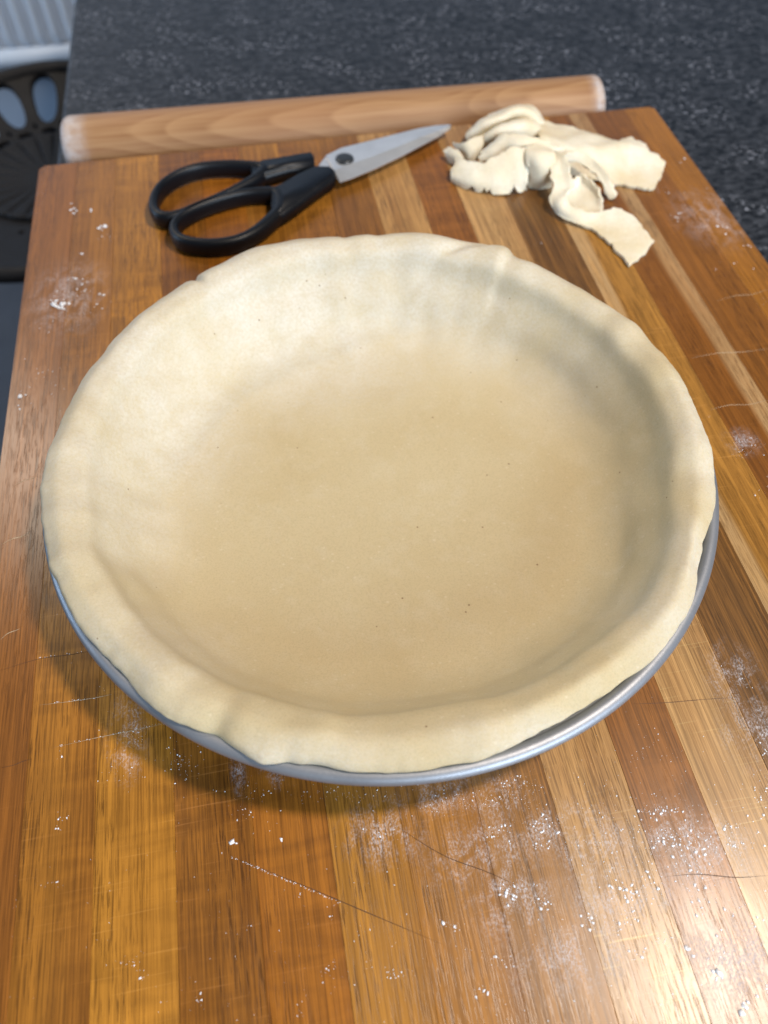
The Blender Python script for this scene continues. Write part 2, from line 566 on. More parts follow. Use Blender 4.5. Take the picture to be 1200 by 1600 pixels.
# rolled outer edge
V = []
for i in range(120):
    a = 2 * math.pi * i / 120
    x, y = RS * .955 * math.cos(a), RS * .955 * math.sin(a)
    for j in range(10):
        b = 2 * math.pi * j / 10
        rr = RS * .955 + 0.011 * math.cos(b)
        V.append((rr * math.cos(a), rr * math.sin(a), seat_z(x, y) + 0.008 * math.sin(b)))
me = bpy.data.meshes.new("seat_edge")
me.from_pydata(V, [], grid_faces(120, 10, True, True))
link("seat_edge", me, M_IRON, stool)
# pan with radiating grooves
V = []
na, nr = 360, 24
for i in range(na):
    a = 2 * math.pi * i / na
    for j in range(nr):
        r = r0 * 1.02 * (j + 0.02) / (nr - 1)
        x, y = r * math.cos(a), r * math.sin(a)
        gr = (0.5 + 0.5 * math.cos(a * 24)) ** 8
        w = min(1, max(0, (r / r0 - .25) * 4)) * min(1, max(0, (1.0 - r / r0) * 6))
        V.append((x, y, seat_z(x, y) + 0.004 - 0.008 * gr * w))
me = bpy.data.meshes.new("seat_pan")
me.from_pydata(V, [], grid_faces(na, nr, True, False))
o = link("seat_pan", me, M_IRON, stool)
md = o.modifiers.new("s", 'SOLIDIFY'); md.thickness = 0.006; md.offset = -1
lathe("column", [(0.001, .02), (.03, .02), (.026, .06), (.022, .30), (.022, SEAT_Z - .03), (.06, SEAT_Z - .006), (.001, SEAT_Z - .004)], 32, M_IRON, stool)
lathe("foot", [(0.001, 0.002), (.19, .002), (.195, .010), (.18, .018), (.05, .035), (.001, .04)], 48, M_IRON, stool)

# ------------------------------------------------------------------ cutting board
board = empty("cutting_board", (CORNER.x, CORNER.y, ZC), TH)
tag(board, "large wooden cutting board of brown and blond strips, floured and scratched", "cutting board")
SEAMS = [0, .088, .176, .273, .368, .459, .549, .646, .741, .84, .928, 1.024, 1.126, 1.22, 1.315, 1.415, 1.497]
BL = 2.02 * H
GOLD_D, GOLD_L = (0.25, 0.105, 0.022), (0.40, 0.195, 0.045)
TONES = [
    dict(dark=(0.20, 0.078, 0.022), light=(0.30, 0.125, 0.034), streak=.35),
    dict(dark=(0.23, 0.098, 0.022), light=(0.37, 0.175, 0.040), streak=.35, curl=.25),
    dict(dark=(0.29, 0.130, 0.025), light=(0.46, 0.235, 0.055), streak=.25, curl=.55),
    dict(dark=(0.19, 0.076, 0.018), light=(0.29, 0.130, 0.030), streak=.45, curl=.25),
    dict(dark=(0.20, 0.072, 0.013), light=(0.33, 0.135, 0.024), streak=.40, curl=.5),
    dict(dark=(0.29, 0.130, 0.026), light=(0.44, 0.225, 0.055), streak=.40),
    dict(dark=(0.22, 0.095, 0.022), light=(0.38, 0.180, 0.042), streak=.45, curl=.25),
    dict(dark=(0.20, 0.090, 0.028), light=(0.36, 0.180, 0.055), streak=.55, scuff=.05),
    dict(dark=(0.36, 0.200, 0.075), light=(0.56, 0.370, 0.165), streak=.35, scuff=.08),
    dict(dark=(0.19, 0.075, 0.020), light=(0.30, 0.125, 0.034), streak=.40, curl=.2),
    dict(dark=(0.42, 0.260, 0.120), light=(0.60, 0.420, 0.220), streak=.45),
    dict(dark=(0.13, 0.068, 0.032), light=(0.29, 0.150, 0.062), streak=.75),
    dict(dark=(0.28, 0.140, 0.040), light=(0.42, 0.230, 0.078), streak=.35, scuff=.22, pale=(-.011, .006, (.50, .33, .16))),
    dict(dark=(0.17, 0.066, 0.018), light=(0.26, 0.110, 0.030), streak=.40, scuff=.10, pale=(.009, .008, (.44, .27, .12))),
    dict(dark=(0.19, 0.078, 0.020), light=(0.28, 0.120, 0.030), streak=.35, scuff=.06),
    dict(dark=(0.23, 0.100, 0.022), light=(0.34, 0.155, 0.034), streak=.35),
]
for i, tn in enumerate(TONES):
    s0, s1 = SEAMS[i] * H + .00002, SEAMS[i + 1] * H - .00002
    w = s1 - s0
    bm = box_bm(-w / 2, w / 2, -BL, 0, 0.0, BT)
    if i in (0, len(TONES) - 1):
        sx = -1 if i == 0 else 1
        ve = [e for e in bm.edges if all(v.co.x * sx > 0 for v in e.verts) and abs(e.verts[0].co.z - e.verts[1].co.z) > .01]
        bmesh.ops.bevel(bm, geom=ve, offset=0.002, segments=4, affect='EDGES')
        top = [e for e in bm.edges if all(v.co.z > BT - 1e-5 for v in e.verts) and not all(v.co.x * sx < -w / 2 + 1e-5 for v in e.verts)]
        bmesh.ops.bevel(bm, geom=top, offset=0.0016, segments=3, affect='EDGES')
    else:
        top = [e for e in bm.edges if all(v.co.z > BT - 1e-5 for v in e.verts) and abs(e.verts[0].co.y - e.verts[1].co.y) < 1e-5]
        bmesh.ops.bevel(bm, geom=top, offset=0.0016, segments=3, affect='EDGES')
    lng = [e for e in bm.edges if all(v.co.z > BT - 2e-5 for v in e.verts) and abs(e.verts[0].co.y - e.verts[1].co.y) > .3 and len(e.link_faces) == 2 and e.calc_face_angle(0) > 1.2]
    if lng:
        bmesh.ops.bevel(bm, geom=lng, offset=0.00010, segments=1, affect='EDGES')
    o = from_bm("plank", bm, wood("wood_strip", seed=i + 1, **tn), board, False)
    o.location = ((s0 + s1) / 2, 0, 0)

# knife cuts in the board: thin dark lines lying in the surface
M_CUT = flat_mat("knife_cut", (0.05, 0.022, 0.009), (0.09, 0.04, 0.015), 60)
M_CUTP = flat_mat("pale_cut", (0.42, 0.30, 0.18), (0.50, 0.38, 0.25), 60)
CUTS = [((360, 1338), (470, 1382), (560, 1420), (690, 1475), .00028, 0), ((610, 1285), (690, 1335), (760, 1362), (800, 1380), .00026, 0),
        ((1040, 1370), (1090, 1366), (1150, 1371), (1200, 1368), .00026, 0), ((85, 1168), (150, 1153), (200, 1143), (260, 1130), .00022, 1),
        ((60, 1102), (110, 1096), (150, 1090), (175, 1085), .00020, 1), ((0, 1048), (60, 1030), (110, 1023), (150, 1016), .00022, 0),
        ((0, 852), (20, 842), (35, 838), (48, 830), .0005, 1), ((0, 1000), (12, 990), (25, 985), (32, 982), .0003, 1),
        ((990, 1100), (1040, 1098), (1100, 1093), (1150, 1090), .00018, 0),
        ((20, 760), (35, 752), (48, 748), (60, 744), .0003, 1), ((1120, 470), (1150, 462), (1175, 460), (1200, 452), .0003, 1),
        ((1080, 560), (1120, 552), (1160, 550), (1200, 545), .0003, 1), ((1110, 640), (1140, 633), (1170, 632), (1200, 625), .0003, 1),
        ((0, 1200), (20, 1196), (35, 1190), (50, 1186), .0002, 0)]
binv = Matrix.LocRotScale(Vector((CORNER.x, CORNER.y, ZC)), Matrix.Rotation(TH, 3, 'Z'), None).inverted()
for a, b, c, d, w, pale in CUTS:
    P = spline([tuple(binv @ at(*q, 0.0))[:2] for q in (a, b, c, d)], 8)
    V, F = [], []
    for i, p in enumerate(P):
        t = P[min(i + 1, len(P) - 1)] - P[max(i - 1, 0)]
        t /= np.linalg.norm(t)
        nrm = np.array([-t[1], t[0]])
        ww = w * math.sin(math.pi * (i + .4) / (len(P) - .2)) * (.7 + .5 * random.random())
        for sgn in (-1, 0, 1):
            q = p + nrm * ww * .5 * sgn
            V.append((q[0], q[1], BT + (0.00006 if sgn else 0.00010)))
    me = bpy.data.meshes.new("knife_cut")
    me.from_pydata(V, [], grid_faces(len(P), 3))
    link("knife_cut", me, M_CUTP if pale else M_CUT, board, False)

# ------------------------------------------------------------------ pie tin
PC = Vector((-.0045 * H, .7187 * H, ZB))
RIM = .4814
tin = empty("pie_tin", PC)
tag(tin, "round grey metal pie tin with a rolled rim, lined with pastry", "pie tin")


def S(pr):
    return [(r * H, z * H) for r, z in pr]


lathe("body", S([(0.0001, .0012), (.362, .0012), (.372, .003), (.378, .010), (.452, .122), (.456, .1265), (.460, .1285), (.4725, .1290),
                 (.4725, .1262), (.459, .1255), (.4555, .120), (.3815, .0102), (.375, .0), (.362, -.0), (.0001, .0)][::-1]), 240, M_TIN, tin)
V = []
nr_ = 14
for i in range(300):
    a = 2 * math.pi * i / 300
    for j in range(nr_):
        b = 2 * math.pi * j / nr_
        r = RIM - .0105 + .0105 * math.cos(b)
        V.append((r * H * math.cos(a), r * H * math.sin(a), (.1245 + .0095 * math.sin(b)) * H))
me = bpy.data.meshes.new("rolled_rim")
me.from_pydata(V, [], grid_faces(300, nr_, True, True))
link("rolled_rim", me, M_TIN, tin)

# ------------------------------------------------------------------ pastry case
EDGE = [(1.2, 0.4736), (13.6, 0.4772), (21.3, 0.4804), (29.8, 0.484), (38.5, 0.4825), (46.7, 0.4843), (54.5, 0.4859), (59.9, 0.4834), (62.3, 0.4967), (69.1, 0.494), (75.8, 0.4876), (82.6, 0.4842), (89.5, 0.4802), (97.8, 0.4771), (102.9, 0.4925), (106.7, 0.5000), (112.2, 0.5000), (118.7, 0.5040), (124.8, 0.4987), (130.3, 0.494), (131.6, 0.4880), (132.6, 0.4967), (140.8, 0.4904), (148.9, 0.4814), (157.6, 0.4761), (163.9, 0.4781), (172.8, 0.4754), (180.3, 0.4754), (190.3, 0.480), (193.6, 0.4775), (201.0, 0.4758), (206.8, 0.4768), (209.9, 0.4728), (218.2, 0.474), (224.4, 0.4696), (230.1, 0.4685), (232.9, 0.4731), (239.2, 0.4768), (244.4, 0.4706), (246.3, 0.4652), (249.0, 0.4711), (254.4, 0.4804), (257.4, 0.4705), (261.8, 0.4661), (265.4, 0.4712), (270.5, 0.4704), (274.9, 0.4714), (279.7, 0.4694), (283.2, 0.4717), (288.6, 0.4663), (292.8, 0.4621), (300.3, 0.4608), (304.7, 0.4625), (309.1, 0.4636), (313.8, 0.4696), (319.4, 0.4711), (326.5, 0.4719), (332.3, 0.4627), (338.2, 0.4597), (343.1, 0.4665), (347.9, 0.4736), (354.0, 0.4753)]
ea = np.array([e[0] for e in EDGE]); er = np.array([e[1] for e in EDGE])
NA = 900
ang = np.arange(NA) * 360 / NA
redge = np.interp(ang, np.r_[ea - 360, ea, ea + 360], np.r_[er, er, er])
ker = np.array([1, 3, 4, 3, 1.]); ker /= ker.sum()
redge = np.convolve(np.r_[redge[-2:], redge, redge[:2]], ker, 'valid')


def gauss(a, c, w):
    d = (a - c + 180) % 360 - 180
    return math.exp(-(d / w) ** 2)


V = []
NP = None
for i in range(NA):
    A = ang[i]
    t = math.radians(A)
    ca, sa = math.cos(t), math.sin(t)
    back = gauss(A, 95, 60)
    re = redge[i] + .0012 * nz(ca * 30, sa * 30, 4)
    front = gauss(A, 272, 48)
    fw = .006 * nz(ca * 2.5, sa * 2.5, 1)
    lipz = .1560 + .0055 * nz(ca * 3, sa * 3, 2) + .0036 * nz(ca * 10, sa * 10, 3) + .010 * gauss(A, 114, 14) + .006 * back + .003 * gauss(A, 190, 40)
    li = .426 - .018 * front - .006 * gauss(A, 185, 45) + .008 * nz(ca * 3.1, sa * 3.1, 6) + .0028 * nz(ca * 8, sa * 8, 7) - .006 * gauss(A, 350, 12)
    over = max(0.0, re - .481)                                          # hangs over the rim
    thick = .0170 + .003 * nz(ca * 5, sa * 5, 9)
    ez = .1302 - over * .9
    wdt = re - li
    cut = .0022 * nz(ca * 26, sa * 26, 14)
    ctl = [(0.0, .022), (.10, .022), (.20, .022), (.280 - .03 * back, .0232), (li - .092 - .018 * back + fw, .029 + .004 * back), (li - .056 - .012 * back + fw, .053), (li - .033 - .008 * back, .086),
           (li - .015, .116), (li - .002, lipz - .012), (li + wdt * .28, lipz - .001), (li + wdt * .55, lipz + .0015 - .3 * over), (re - .010, lipz - .0055 - .7 * over), (re - .0022, lipz - .0125 - over),
           (re - .0002 + cut * .3, ez + .0075 + cut), (re - .0035, ez + .0012)]
    pr = spline(ctl, 7)
    und = [(min(re - .012, .47), max(.1305, ez)), (.455, .1275), (.4475, .117), (.377, .0125), (.355, .0045), (.2, .0030), (.0, .0030)]
    pr = np.vstack([pr, und])
    if NP is None:
        NP = len(pr)
    nt = NP - len(und)
    for j, (r, z) in enumerate(pr):
        x, y = r * ca, r * sa
        if j < nt:
            wl_ = min(1, max(0, (r - .30) / .08))                        # only the sides are lumpy
            n1 = nz(x * 9, y * 9, z * 9 + 3)
            n2 = nz(x * 22, y * 22, z * 22 + 8)
            dz = (.0010 + .0045 * wl_) * n1 + (.0005 + .0024 * wl_) * n2
            # creases: a tear at the back left, a folded pleat at the back right, puckers
            up = min(1, max(0, (z - .07) / .06))
            dz -= .010 * up * math.exp(-((A - 131.7) / .7) ** 2) * min(1, max(0, (r - .44) / .03))
            dd = A - 62.0
            pleat = (1 / (1 + math.exp(-dd * 2.2))) * math.exp(-max(0, dd) / 9)
            dz += .0125 * pleat * up
            dz -= .006 * up * math.exp(-((A - 74 + (r - .44) * 180) / 2.2) ** 2)
            dz += .005 * up * gauss(A, 80, 5)
            dz -= .005 * up * gauss(A, 352, 3.0) - .006 * up * gauss(A, 358, 4)
            dz -= .0022 * up * gauss(A, 205, 2.4) + .002 * up * gauss(A, 214, 2.0)
            dz += .005 * up * gauss(A, 30, 4)
            dz -= .0035 * up * gauss(A, 246.5, 2.0)
            z = z + dz
            if r > .455:
                z = max(z, .1294 - over)
        V.append((x * H, y * H, z * H))
me = bpy.data.meshes.new("pastry_case")
me.from_pydata(V, [], grid_faces(NA, NP, close_u=True))
bm = bmesh.new(); bm.from_mesh(me); bpy.data.meshes.remove(me)
bmesh.ops.remove_doubles(bm, verts=bm.verts, dist=1e-7)
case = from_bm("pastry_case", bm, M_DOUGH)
case.location = PC
tag(case, "raw pale pastry sheet pressed into the pie tin, edges over the rim", "pastry")

# ------------------------------------------------------------------ rolling pin
phi = math.radians(8.67)
pa = Vector((math.cos(phi), math.sin(phi), 0))
pl = Vector((-.715, 1.817, 0)) * H - pa * .062 * H
pr_ = Vector((.530, 2.007, 0)) * H + pa * .022 * H
L = (pr_ - pl).length
RP = .08 * H
prof = [(0.0001, 0)]
for k in range(9):
    b = math.pi / 2 * k / 8
    prof.append((RP - .007 + .007 * math.sin(b), .007 - .007 * math.cos(b)))
prof += [(RP, L * q) for q in (.1, .3, .5, .7, .9)]
for k in range(9):
    b = math.pi / 2 * (1 - k / 8)
    prof.append((RP - .004 + .004 * math.sin(b), L - .004 + .004 * math.cos(b)))
prof.append((0.0001, L))
m = Mat("beech")
# growth rings cut at a slant give long arches on the turned surface
co = m.coord((1, 1, 1))
sx = m.n('ShaderNodeSeparateXYZ'); m.l(co, sx.inputs[0])
lowz = m.noise(m.coord((9, 9, 5), (0, 0, 1.3)), 1, 2, 0.4)
ht = m.math('SUBTRACT', m.math('MULTIPLY', sx.outputs[1], 0.8), m.math('MULTIPLY', sx.outputs[0], 0.6))
ht = m.math('ADD', m.math('ADD', ht, m.math('MULTIPLY', sx.outputs[2], 0.055)), m.math('MULTIPLY', lowz, 0.034))
fr_ = m.math('FRACT', m.math('DIVIDE', ht, 0.0030))
ring = m.ramp(fr_, [(0.0, 0.0), (0.70, 0.85), (0.86, 1.0), (1.0, 0.0)])
gr = m.noise(m.coord((500, 500, 12)), 1, 4, 0.6)
bl = m.noise(m.coord((20, 20, 6)), 1, 3)
col = m.mix(ring, (0.35, 0.190, 0.086), (0.255, 0.122, 0.050))
col = m.mix(m.ramp(gr, [(0.40, 0.0), (0.62, 0.5)]), col, (0.41, 0.24, 0.118))
col = m.mix(m.ramp(bl, [(0.45, 0.0), (0.7, 0.45)]), col, (0.33, 0.15, 0.075))
e1 = m.ramp(sx.outputs[2], [(0.008, 1.0), (0.02, 0.0)])
e2 = m.ramp(sx.outputs[2], [(L - .010, 0.0), (L - .005, 1.0)])
fnz = m.ramp(m.noise(m.coord((160,) * 3), 1, 5, .7), [(0.35, 0.25), (0.6, 0.65)])
col = m.mix(m.math('MULTIPLY', m.math('MAXIMUM', e1, e2), fnz), col, (0.58, 0.57, 0.58))
m.l(col, m.b.inputs['Base Color'])
m.set(Roughness=0.5, Specular_IOR_Level=0.35)
m.bump(gr, 0.15, 0.0003)
pin = lathe("rolling_pin", prof, 64, m.m)
pin.location = (pl.x, pl.y, ZC + RP)
pin.rotation_euler = Matrix(((-pa.y, 0, pa.x), (pa.x, 0, pa.y), (0, 1, 0))).to_euler()
tag(pin, "plain straight wooden rolling pin with floury ends behind the board", "rolling pin")

# ------------------------------------------------------------------ scissors
def q2(cx, cy, z):                     # tracing scale of the scissors
    return at(200 + cx / 2.2222, 150 + cy / 2.2222, z)


sc0 = q2(752, 220, 0)
sciss = empty("scissors", (sc0.x, sc0.y, ZB))
tag(sciss, "kitchen scissors with black plastic handles and steel blades, closed", "scissors")


def loc(p):
    return (p.x - sc0.x, p.y - sc0.y, p.z - ZB)


def sweep(bm, path, closed, wid, z0, z1, nper=6, ns=14):
    """A rounded bar swept along a traced path: wid = half widths at the path's points."""
    data = [(*loc(q2(x, y, (z0 + z1) / 2))[:2], w) for (x, y), w in zip(path, wid)]
    P = spline(data, nper, closed)
    n = len(P)
    rows = []
    for i in range(n):
        a, b = (P[(i - 1) % n], P[(i + 1) % n]) if closed else (P[max(i - 1, 0)], P[min(i + 1, n - 1)])
        t = b[:2] - a[:2]
        t /= np.linalg.norm(t) + 1e-9
        nv = np.array([-t[1], t[0]])
        row = []
        for j in range(ns):
            b_ = 2 * math.pi * j / ns
            cx = math.copysign(abs(math.cos(b_)) ** .75, math.cos(b_)); cz = math.copysign(abs(math.sin(b_)) ** .75, math.sin(b_))
            p = P[i][:2] + nv * P[i][2] * cx
            row.append(bm.verts.new((p[0], p[1], (z0 + z1) / 2 + (z1 - z0) / 2 * cz)))
        rows.append(row)
    for i in range(n if closed else n - 1):
        for j in range(ns):
            a, b = rows[i], rows[(i + 1) % n]
            bm.faces.new((a[j], b[j], b[(j + 1) % ns], a[(j + 1) % ns]))
    if not closed:
        bm.faces.new(rows[0]); bm.faces.new(rows[-1][::-1])


def slab(bm, poly, z0, z1, bev=0.0015):
    b2 = bmesh.new()
    zt = (z0 + z1) / 2
    P = [loc(q2(x, y, zt)) for x, y in poly]
    lo = [b2.verts.new((p[0], p[1], z0)) for p in P]
    hi = [b2.verts.new((p[0], p[1], z1)) for p in P]
    b2.faces.new(hi); b2.faces.new(lo[::-1])
    for i in range(len(P)):
        k = (i + 1) % len(P)
        b2.faces.new((lo[i], lo[k], hi[k], hi[i]))
    bmesh.ops.recalc_face_normals(b2, faces=b2.faces)
    if bev:
        bmesh.ops.bevel(b2, geom=b2.edges[:], offset=bev, segments=3, affect='EDGES', clamp_overlap=True)
    me_ = bpy.data.meshes.new("x"); b2.to_mesh(me_); b2.free()
    bm.from_mesh(me_); bpy.data.meshes.remove(me_)


mm = .001
# far handle
bm = bmesh.new()
loopA = [(470, 262), (400, 252), (320, 252), (240, 262), (170, 288), (118, 325), (93, 370), (96, 410), (128, 430), (180, 424), (250, 395), (330, 360), (405, 322), (455, 290)]
sweep(bm, loopA, True, [.95 * w_ for w_ in [4 * mm, 3.4 * mm, 3 * mm, 2.8 * mm, 2.8 * mm, 2.8 * mm, 3 * mm, 3.2 * mm, 3.4 * mm, 3.2 * mm, 3.0 * mm, 3 * mm, 3.4 * mm, 4 * mm]], 0.6 * mm, 11 * mm)
slab(bm, [(425, 262), (470, 242), (540, 231), (600, 220), (640, 214), (650, 236), (640, 258), (560, 268), (480, 292), (440, 298)], 1.0 * mm, 10 * mm, .0010)
from_bm("handle", bm, M_BLACK, sciss)
# near handle
bm = bmesh.new()
loopB = [(520, 350), (470, 345), (400, 352), (320, 372), (240, 402), (185, 434), (163, 466), (172, 497), (215, 518), (290, 525), (370, 515), (435, 488), (490, 445), (528, 400)]
sweep(bm, loopB, True, [.95 * w_ for w_ in [4.0 * mm, 3.2 * mm, 2.9 * mm, 2.9 * mm, 2.9 * mm, 3 * mm, 3.0 * mm, 3.2 * mm, 3.4 * mm, 3.4 * mm, 3.4 * mm, 3.6 * mm, 4 * mm, 4.2 * mm]], 0.6 * mm, 11 * mm)
slab(bm, [(500, 340), (540, 322), (590, 292), (650, 264), (705, 266), (722, 280), (716, 300), (650, 345), (590, 390), (540, 425), (505, 440), (500, 400)], 0.9 * mm, 10.5 * mm, .0012)
from_bm("handle", bm, M_BLACK, sciss)

# blades
def blade(name, spine, edge, z0, z1, ground):
    bm = bmesh.new()
    n = len(spine)
    rows = []
    for (a, b) in zip(spine, edge):
        pa_, pb_ = np.array(loc(q2(*a, z1))), np.array(loc(q2(*b, z1)))
        mid = pa_ + (pb_ - pa_) * ground
        pb_[2] = z0 + .0003
        lo_a, lo_b = pa_.copy(), pb_.copy()
        lo_a[2] = z0; lo_b[2] = z0
        rows.append([bm.verts.new(p) for p in (pa_, mid, pb_, lo_b, lo_a)])
    for i in range(n - 1):
        for j in range(5):
            bm.faces.new((rows[i][j], rows[i + 1][j], rows[i + 1][(j + 1) % 5], rows[i][(j + 1) % 5]))
    bm.faces.new(rows[0]); bm.faces.new(rows[-1][::-1])
    return from_bm(name, bm, M_STEEL, sciss, False)


spn = [(688, 206), (740, 180), (830, 158), (930, 132), (1010, 112), (1070, 102), (1110, 99), (1121, 101)]
edg = [(735, 291), (775, 278), (860, 243), (950, 200), (1020, 163), (1075, 134), (1108, 113), (1121, 104)]
blade("blade", spn, edg, 5.6 * mm, 7.6 * mm, .62)
spn2 = [(650, 258), (690, 204), (800, 170), (930, 135), (1010, 115), (1070, 104), (1112, 100)]
edg2 = [(690, 280), (730, 275), (830, 235), (935, 185), (1010, 150), (1070, 122), (1112, 104)]
blade("blade", spn2, edg2, 3.2 * mm, 5.4 * mm, .8)
p = loc(q2(752, 220, 7.6 * mm))
o = lathe("pivot_screw", [(0.0001, .0016), (.0030, .00155), (.0048, .0014), (.0056, .0010), (.0060, .0), (.0060, -.003), (.0001, -.003)], 40, M_SCREW, sciss)
o.location = p

# ------------------------------------------------------------------ pastry trimmings
def sheet(name, label, rows, thick=.0019, rag=.0014, n=10, seed=0, notch=()):
    """rows of (x, y, height mm) traced across a strip; a smooth sheet through them with ragged edges and real thickness."""
    R = np.array(rows, float)
    W = np.zeros_like(R)
    for i in range(R.shape[0]):
        for j in range(R.shape[1]):
            x, y, z = R[i, j]
            W[i, j] = at(660 + x / 2.857, 140 + y / 2.857, z * mm)
    G = np.array([spline(W[i], n) for i in range(W.shape[0])])            # along each row
    G = np.array([spline(G[:, j], n) for j in range(G.shape[1])])         # across
    nu, nv = G.shape[:2]
    c = G.reshape(-1, 3).mean(0)
    c[2] = ZB
    V = []
    for i in range(nu):
        for j in range(nv):
            p = G[i, j]
            ei, ej = min(i, nu - 1 - i) / nu, min(j, nv - 1 - j) / nv
            k = max(0, 1 - min(ei, ej) * 7)
            x, y = p[0] * 190, p[1] * 190
            q = p - c
            q[0] += rag * k * (nz(x, y, seed) + .6 * nz(x * 2.6, y * 2.6, seed + 5))
            q[1] += rag * k * (nz(x, y, seed + 11) + .6 * nz(x * 2.6, y * 2.6, seed + 7))
            q[2] = max(.0004, q[2] + (.0022 * nz(p[0] * 75, p[1] * 75, seed + 2) + .0003 * nz(p[0] * 190, p[1] * 190, seed + 3)) * min(1, q[2] / .006))
            for nf in notch:                                              # small splits in the front edge
                di = abs(i - nf * (nu - 1))
                if di < 2.2 and j > nv - 9:
                    q = q + (G[i, nv - 9] - G[i, j]) * (1 - di / 2.2) * .85
            V.append(q)
    me = bpy.data.meshes.new(name)
    me.from_pydata([tuple(v) for v in V], [], grid_faces(nu, nv))
    o = link(name, me, M_SCRAP)
    o.location = c
    # up-facing normals, so thickness grows upwards
    bm = bmesh.new(); bm.from_mesh(me)
    bmesh.ops.recalc_face_normals(bm, faces=bm.faces)
    if sum(f.normal.z for f in bm.faces) < 0:
        bmesh.ops.reverse_faces(bm, faces=bm.faces)
    bm.to_mesh(me); bm.free()
    md = o.modifiers.new("thickness", 'SOLIDIFY'); md.thickness = thick; md.offset = 1
    md = o.modifiers.new("edge", 'BEVEL'); md.width = thick * .22; md.segments = 2; md.limit_method = 'ANGLE'; md.angle_limit = 1.0
    for p_ in me.polygons:
        p_.use_smooth = True
    tag(o, label, "pastry trimming", "pastry trimmings heaped on the board")
    return o


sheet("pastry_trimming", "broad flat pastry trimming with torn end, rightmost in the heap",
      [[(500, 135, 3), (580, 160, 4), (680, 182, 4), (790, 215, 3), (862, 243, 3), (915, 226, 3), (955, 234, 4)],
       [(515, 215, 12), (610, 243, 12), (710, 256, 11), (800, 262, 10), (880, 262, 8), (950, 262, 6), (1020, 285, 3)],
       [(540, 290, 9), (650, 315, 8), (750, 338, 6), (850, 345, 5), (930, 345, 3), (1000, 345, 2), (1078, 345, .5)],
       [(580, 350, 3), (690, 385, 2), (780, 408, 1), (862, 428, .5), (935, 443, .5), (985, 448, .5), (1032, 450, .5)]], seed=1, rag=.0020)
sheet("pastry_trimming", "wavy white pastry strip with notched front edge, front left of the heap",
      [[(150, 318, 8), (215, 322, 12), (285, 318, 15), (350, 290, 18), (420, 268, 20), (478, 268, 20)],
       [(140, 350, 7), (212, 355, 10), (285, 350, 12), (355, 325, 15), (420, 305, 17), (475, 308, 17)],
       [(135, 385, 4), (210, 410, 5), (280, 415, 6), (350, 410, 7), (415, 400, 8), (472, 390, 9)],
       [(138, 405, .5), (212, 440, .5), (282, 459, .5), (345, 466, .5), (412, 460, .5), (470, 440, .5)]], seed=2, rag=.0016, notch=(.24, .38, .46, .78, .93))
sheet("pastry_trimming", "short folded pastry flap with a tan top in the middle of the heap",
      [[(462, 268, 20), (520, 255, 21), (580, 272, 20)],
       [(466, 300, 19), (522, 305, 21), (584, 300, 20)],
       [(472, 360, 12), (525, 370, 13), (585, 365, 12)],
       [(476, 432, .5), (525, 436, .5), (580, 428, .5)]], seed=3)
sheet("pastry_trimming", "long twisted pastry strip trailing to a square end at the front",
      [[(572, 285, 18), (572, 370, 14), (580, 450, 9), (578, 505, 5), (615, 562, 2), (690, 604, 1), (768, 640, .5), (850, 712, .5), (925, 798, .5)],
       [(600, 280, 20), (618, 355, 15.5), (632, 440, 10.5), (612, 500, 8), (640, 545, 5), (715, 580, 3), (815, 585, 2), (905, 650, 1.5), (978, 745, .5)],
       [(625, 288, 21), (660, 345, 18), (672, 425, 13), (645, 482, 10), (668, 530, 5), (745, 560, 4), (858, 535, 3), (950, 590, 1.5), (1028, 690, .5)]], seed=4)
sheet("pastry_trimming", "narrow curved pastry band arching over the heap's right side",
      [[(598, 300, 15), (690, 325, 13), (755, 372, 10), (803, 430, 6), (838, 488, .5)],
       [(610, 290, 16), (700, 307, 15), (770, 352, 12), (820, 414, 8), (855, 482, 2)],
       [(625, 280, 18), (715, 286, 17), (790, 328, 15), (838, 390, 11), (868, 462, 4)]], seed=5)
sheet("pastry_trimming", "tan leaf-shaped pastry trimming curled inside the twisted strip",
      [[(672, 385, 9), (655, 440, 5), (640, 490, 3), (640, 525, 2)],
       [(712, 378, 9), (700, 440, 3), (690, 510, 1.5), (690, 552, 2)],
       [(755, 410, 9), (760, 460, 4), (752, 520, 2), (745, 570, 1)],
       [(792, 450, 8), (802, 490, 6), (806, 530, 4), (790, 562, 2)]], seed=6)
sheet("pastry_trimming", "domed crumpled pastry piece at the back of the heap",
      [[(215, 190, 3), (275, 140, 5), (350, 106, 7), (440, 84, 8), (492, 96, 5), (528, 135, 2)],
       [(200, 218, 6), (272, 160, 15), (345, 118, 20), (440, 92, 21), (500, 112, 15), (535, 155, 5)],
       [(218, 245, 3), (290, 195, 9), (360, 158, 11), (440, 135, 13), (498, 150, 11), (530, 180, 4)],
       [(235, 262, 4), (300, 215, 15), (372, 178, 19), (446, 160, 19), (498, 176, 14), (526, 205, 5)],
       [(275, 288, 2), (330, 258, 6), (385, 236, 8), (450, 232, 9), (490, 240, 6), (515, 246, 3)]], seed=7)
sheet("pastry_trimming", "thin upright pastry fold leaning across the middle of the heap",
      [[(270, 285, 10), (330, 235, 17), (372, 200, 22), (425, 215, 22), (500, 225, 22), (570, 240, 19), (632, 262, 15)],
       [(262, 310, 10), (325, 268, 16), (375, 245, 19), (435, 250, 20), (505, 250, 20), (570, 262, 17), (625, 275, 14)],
       [(258, 332, 8), (325, 312, 12), (380, 290, 14), (440, 280, 16), (505, 275, 16), (565, 282, 14), (615, 286, 12)]], seed=8)
